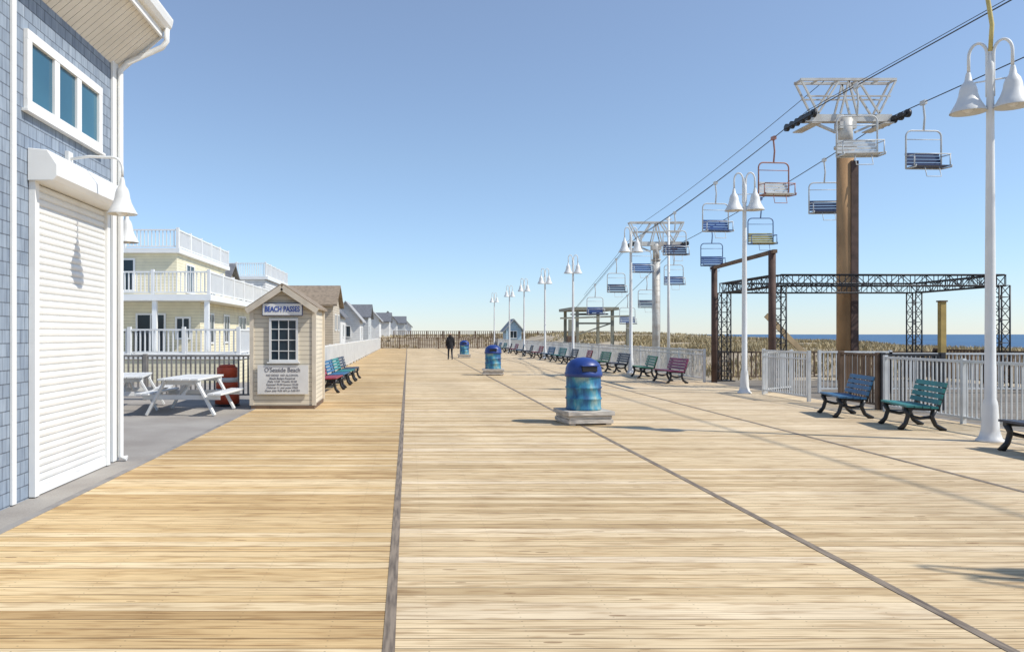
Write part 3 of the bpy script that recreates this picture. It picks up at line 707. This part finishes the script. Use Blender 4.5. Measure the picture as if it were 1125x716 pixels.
def chair(x,y,fr,seat,tilt=0):
    z=cz(y)+.06; g=G('lift_chair',(x,y,z),tilt)
    b=B().mat(fr); w=.62
    b.tube([(0,0,.02),(0,0,-.12),(.04,0,-.5),(0,0,-.95)],.032,8); b.box(-.05,.05,-.12,.12,-.06,.08)
    zt=-.95; zb=-2.25
    loop=[(-w,0,zb)]; rr=.2
    loop+=[(-w,0,zt-rr)]
    for i in range(1,6): t=math.pi/2*i/6; loop.append((-w+rr-rr*math.cos(t),0,zt-rr+rr*math.sin(t)))
    loop+=[(-w+rr,0,zt),(w-rr,0,zt)]
    for i in range(1,6): t=math.pi/2*i/6; loop.append((w-rr+rr*math.sin(t),0,zt-rr+rr*math.cos(t)))
    loop+=[(w,0,zt-rr),(w,0,zb)]
    b.tube(loop,.028,8)
    for s in (-w,w):
        b.tube([(s,0,zb),(s,-.48,zb-.02),(s,-.5,zb+.05)],.025,8); b.tube([(s,0,zb+.42),(s,-.42,zb+.40),(s,-.42,zb+.02)],.02,8)
    b.tube([(-w,-.45,zb+.42),(w,-.45,zb+.42)],.018,8); b.tube([(-w,0,zb),(w,0,zb)],.025,8); b.tube([(-w,0,-1.25),(w,0,-1.25)],.015,6)
    b.tube([(-.25,-.4,zb),(-.25,-.5,zb-.35),(.25,-.5,zb-.35),(.25,-.4,zb)],.015,6)
    g.part('frame',b)
    b=B().mat(seat)
    for i in range(5): b.box(-w+.02,w-.02,-.47+i*.095,-.47+i*.095+.08,zb+.02,zb+.045)
    for i in range(4): b.box(-w+.02,w-.02,.0+.02*i,.03+.02*i,zb+.12+i*.115,zb+.21+i*.115)
    g.part('seat_slats',b)
cwh=WHITEG; cbl=M('chair_blue',(0.04,0.10,0.30),.5,.2,4); cnv=M('chair_navy',(0.025,0.045,0.12),.5,.2,4); cor=M('chair_faded_red',(0.42,0.20,0.16),.5,.2,4); cye=M('chair_yellow',(0.42,0.36,0.12),.5,.2,4); cblf=M('chair_frame_blue',(0.13,0.22,0.42),.5,.2,4)
for x,y,f,s in [(xr,26.4,cwh,cnv),(xr,32.7,cwh,cnv),(xr,38.6,cblf,cye),(xr,44.8,cblf,cbl),(xr,51.2,cwh,cbl),(xr,57,cwh,cnv),(xr,62,cwh,cbl),
                (xl,24.6,cwh,cwh),(xl,30.2,cor,cwh),(xl,35.9,cwh,cbl),(xl,41.4,cwh,cnv),(xl,47.3,cwh,cbl),(xl,53,cwh,cnv),(xl,59,cwh,cbl)]:
    chair(x,y,f,s,R(random.uniform(-6,6)))

# ---------------------------------------------------------------- person
def person(x,y,rz):
    g=G('person',(x,y,0),rz)
    J={'pel':(0,0,.93),'wa':(0,0,1.08),'ch':(0,.01,1.28),'ne':(0,.01,1.46),'hd':(0,.03,1.56),'ht':(0,.03,1.66),
       'shL':(-.18,0,1.40),'elL':(-.235,-.05,1.12),'wrL':(-.24,.05,.88),'shR':(.18,0,1.40),'elR':(.235,-.02,1.12),'wrR':(.24,-.06,.87),
       'hiL':(-.09,0,.88),'knL':(-.10,.12,.50),'anL':(-.10,.20,.10),'toL':(-.10,.34,.04),'hiR':(.09,0,.88),'knR':(.10,.02,.49),'anR':(.10,-.20,.13),'toR':(.10,-.10,.04)}
    Rr={'pel':.18,'wa':.19,'ch':.20,'ne':.065,'hd':.10,'ht':.09,'shL':.095,'elL':.075,'wrL':.05,'shR':.095,'elR':.075,'wrR':.05,'hiL':.115,'knL':.075,'anL':.055,'toL':.045,'hiR':.115,'knR':.075,'anR':.055,'toR':.045}
    E=[('pel','wa'),('wa','ch'),('ch','ne'),('ne','hd'),('hd','ht'),('ch','shL'),('shL','elL'),('elL','wrL'),('ch','shR'),('shR','elR'),('elR','wrR'),('pel','hiL'),('hiL','knL'),('knL','anL'),('anL','toL'),('pel','hiR'),('hiR','knR'),('knR','anR'),('anR','toR')]
    ks=list(J); me=bpy.data.meshes.new('body'); me.from_pydata([J[k] for k in ks],[(ks.index(a),ks.index(c)) for a,c in E],[])
    n=N('dark_clothes'); sp=n.n('ShaderNodeSeparateXYZ'); n.l(n.tc.outputs['Object'],sp.inputs[0])
    c=n.mix(n.math('GREATER_THAN',sp.outputs[2],.78),(0.03,0.035,0.05),(0.012,0.012,0.016))
    c=n.mix(n.math('GREATER_THAN',sp.outputs[2],1.475),c,(0.03,0.02,0.015)); n.col(n.mix(.3,c,n.ramp(n.noise(14,3),[(.3,(.4,.4,.4)),(.7,(1,1,1))]),'MULTIPLY')); n.b.inputs['Roughness'].default_value=.9
    me.materials.append(n.m)
    o=g.part('body',me); m=o.modifiers.new('s','SKIN'); 
    for i,k in enumerate(ks): me.skin_vertices[0].data[i].radius=(Rr[k],Rr[k]*.82); me.skin_vertices[0].data[i].use_root=(k=='pel')
    sb=o.modifiers.new('ss','SUBSURF'); sb.levels=2; sb.render_levels=2
    SK=M('skin',(0.5,0.3,0.2),.6,.1,5)
    for sd,w in ((-1,J['wrL']),(1,J['wrR'])):
        b=B().mat(SK); wz=Vector(w); b.tube([wz,wz+Vector((0,.01,-.05)),wz+Vector((0,.02,-.09))],[.026,.036,.03],8)
        for i,L in enumerate((.07,.08,.075,.06)):
            q=wz+Vector((0,-.02+i*.018,-.085)); b.tube([q,q+Vector((-sd*.006,.004,-L*.55)),q+Vector((-sd*.022,.006,-L))],[.009,.008,.006],6)
        q=wz+Vector((0,.035,-.04)); b.tube([q,q+Vector((0,.03,-.035)),q+Vector((0,.035,-.065))],[.011,.009,.007],6)
        g.part('hand',b)
    b=B().mat(n.m); b.lathe([(.22,.72),(.215,.85),(.20,1.02),(.17,1.1)],n=20,cap=False); b.lathe([(.11,1.42),(.125,1.48),(.09,1.53)],n=16,cap=False); g.part('coat_hem',b)
    b=B().mat(SK); b.lathe([(.0,-.07),(.05,-.06),(.072,-.01),(.07,.05),(.05,.08)],0,.052,1.60,16); b.tube([(0,.125,1.62),(0,.145,1.59),(0,.125,1.58)],[.008,.014,.01],6)
    b.mat(BLACK)
    for s in (-.027,.027): b.lathe([(.0,-.006),(.008,0),(.0,.006)],s,.118,1.625,8)
    g.part('face',b)
person(2.72,49.5,R(4))
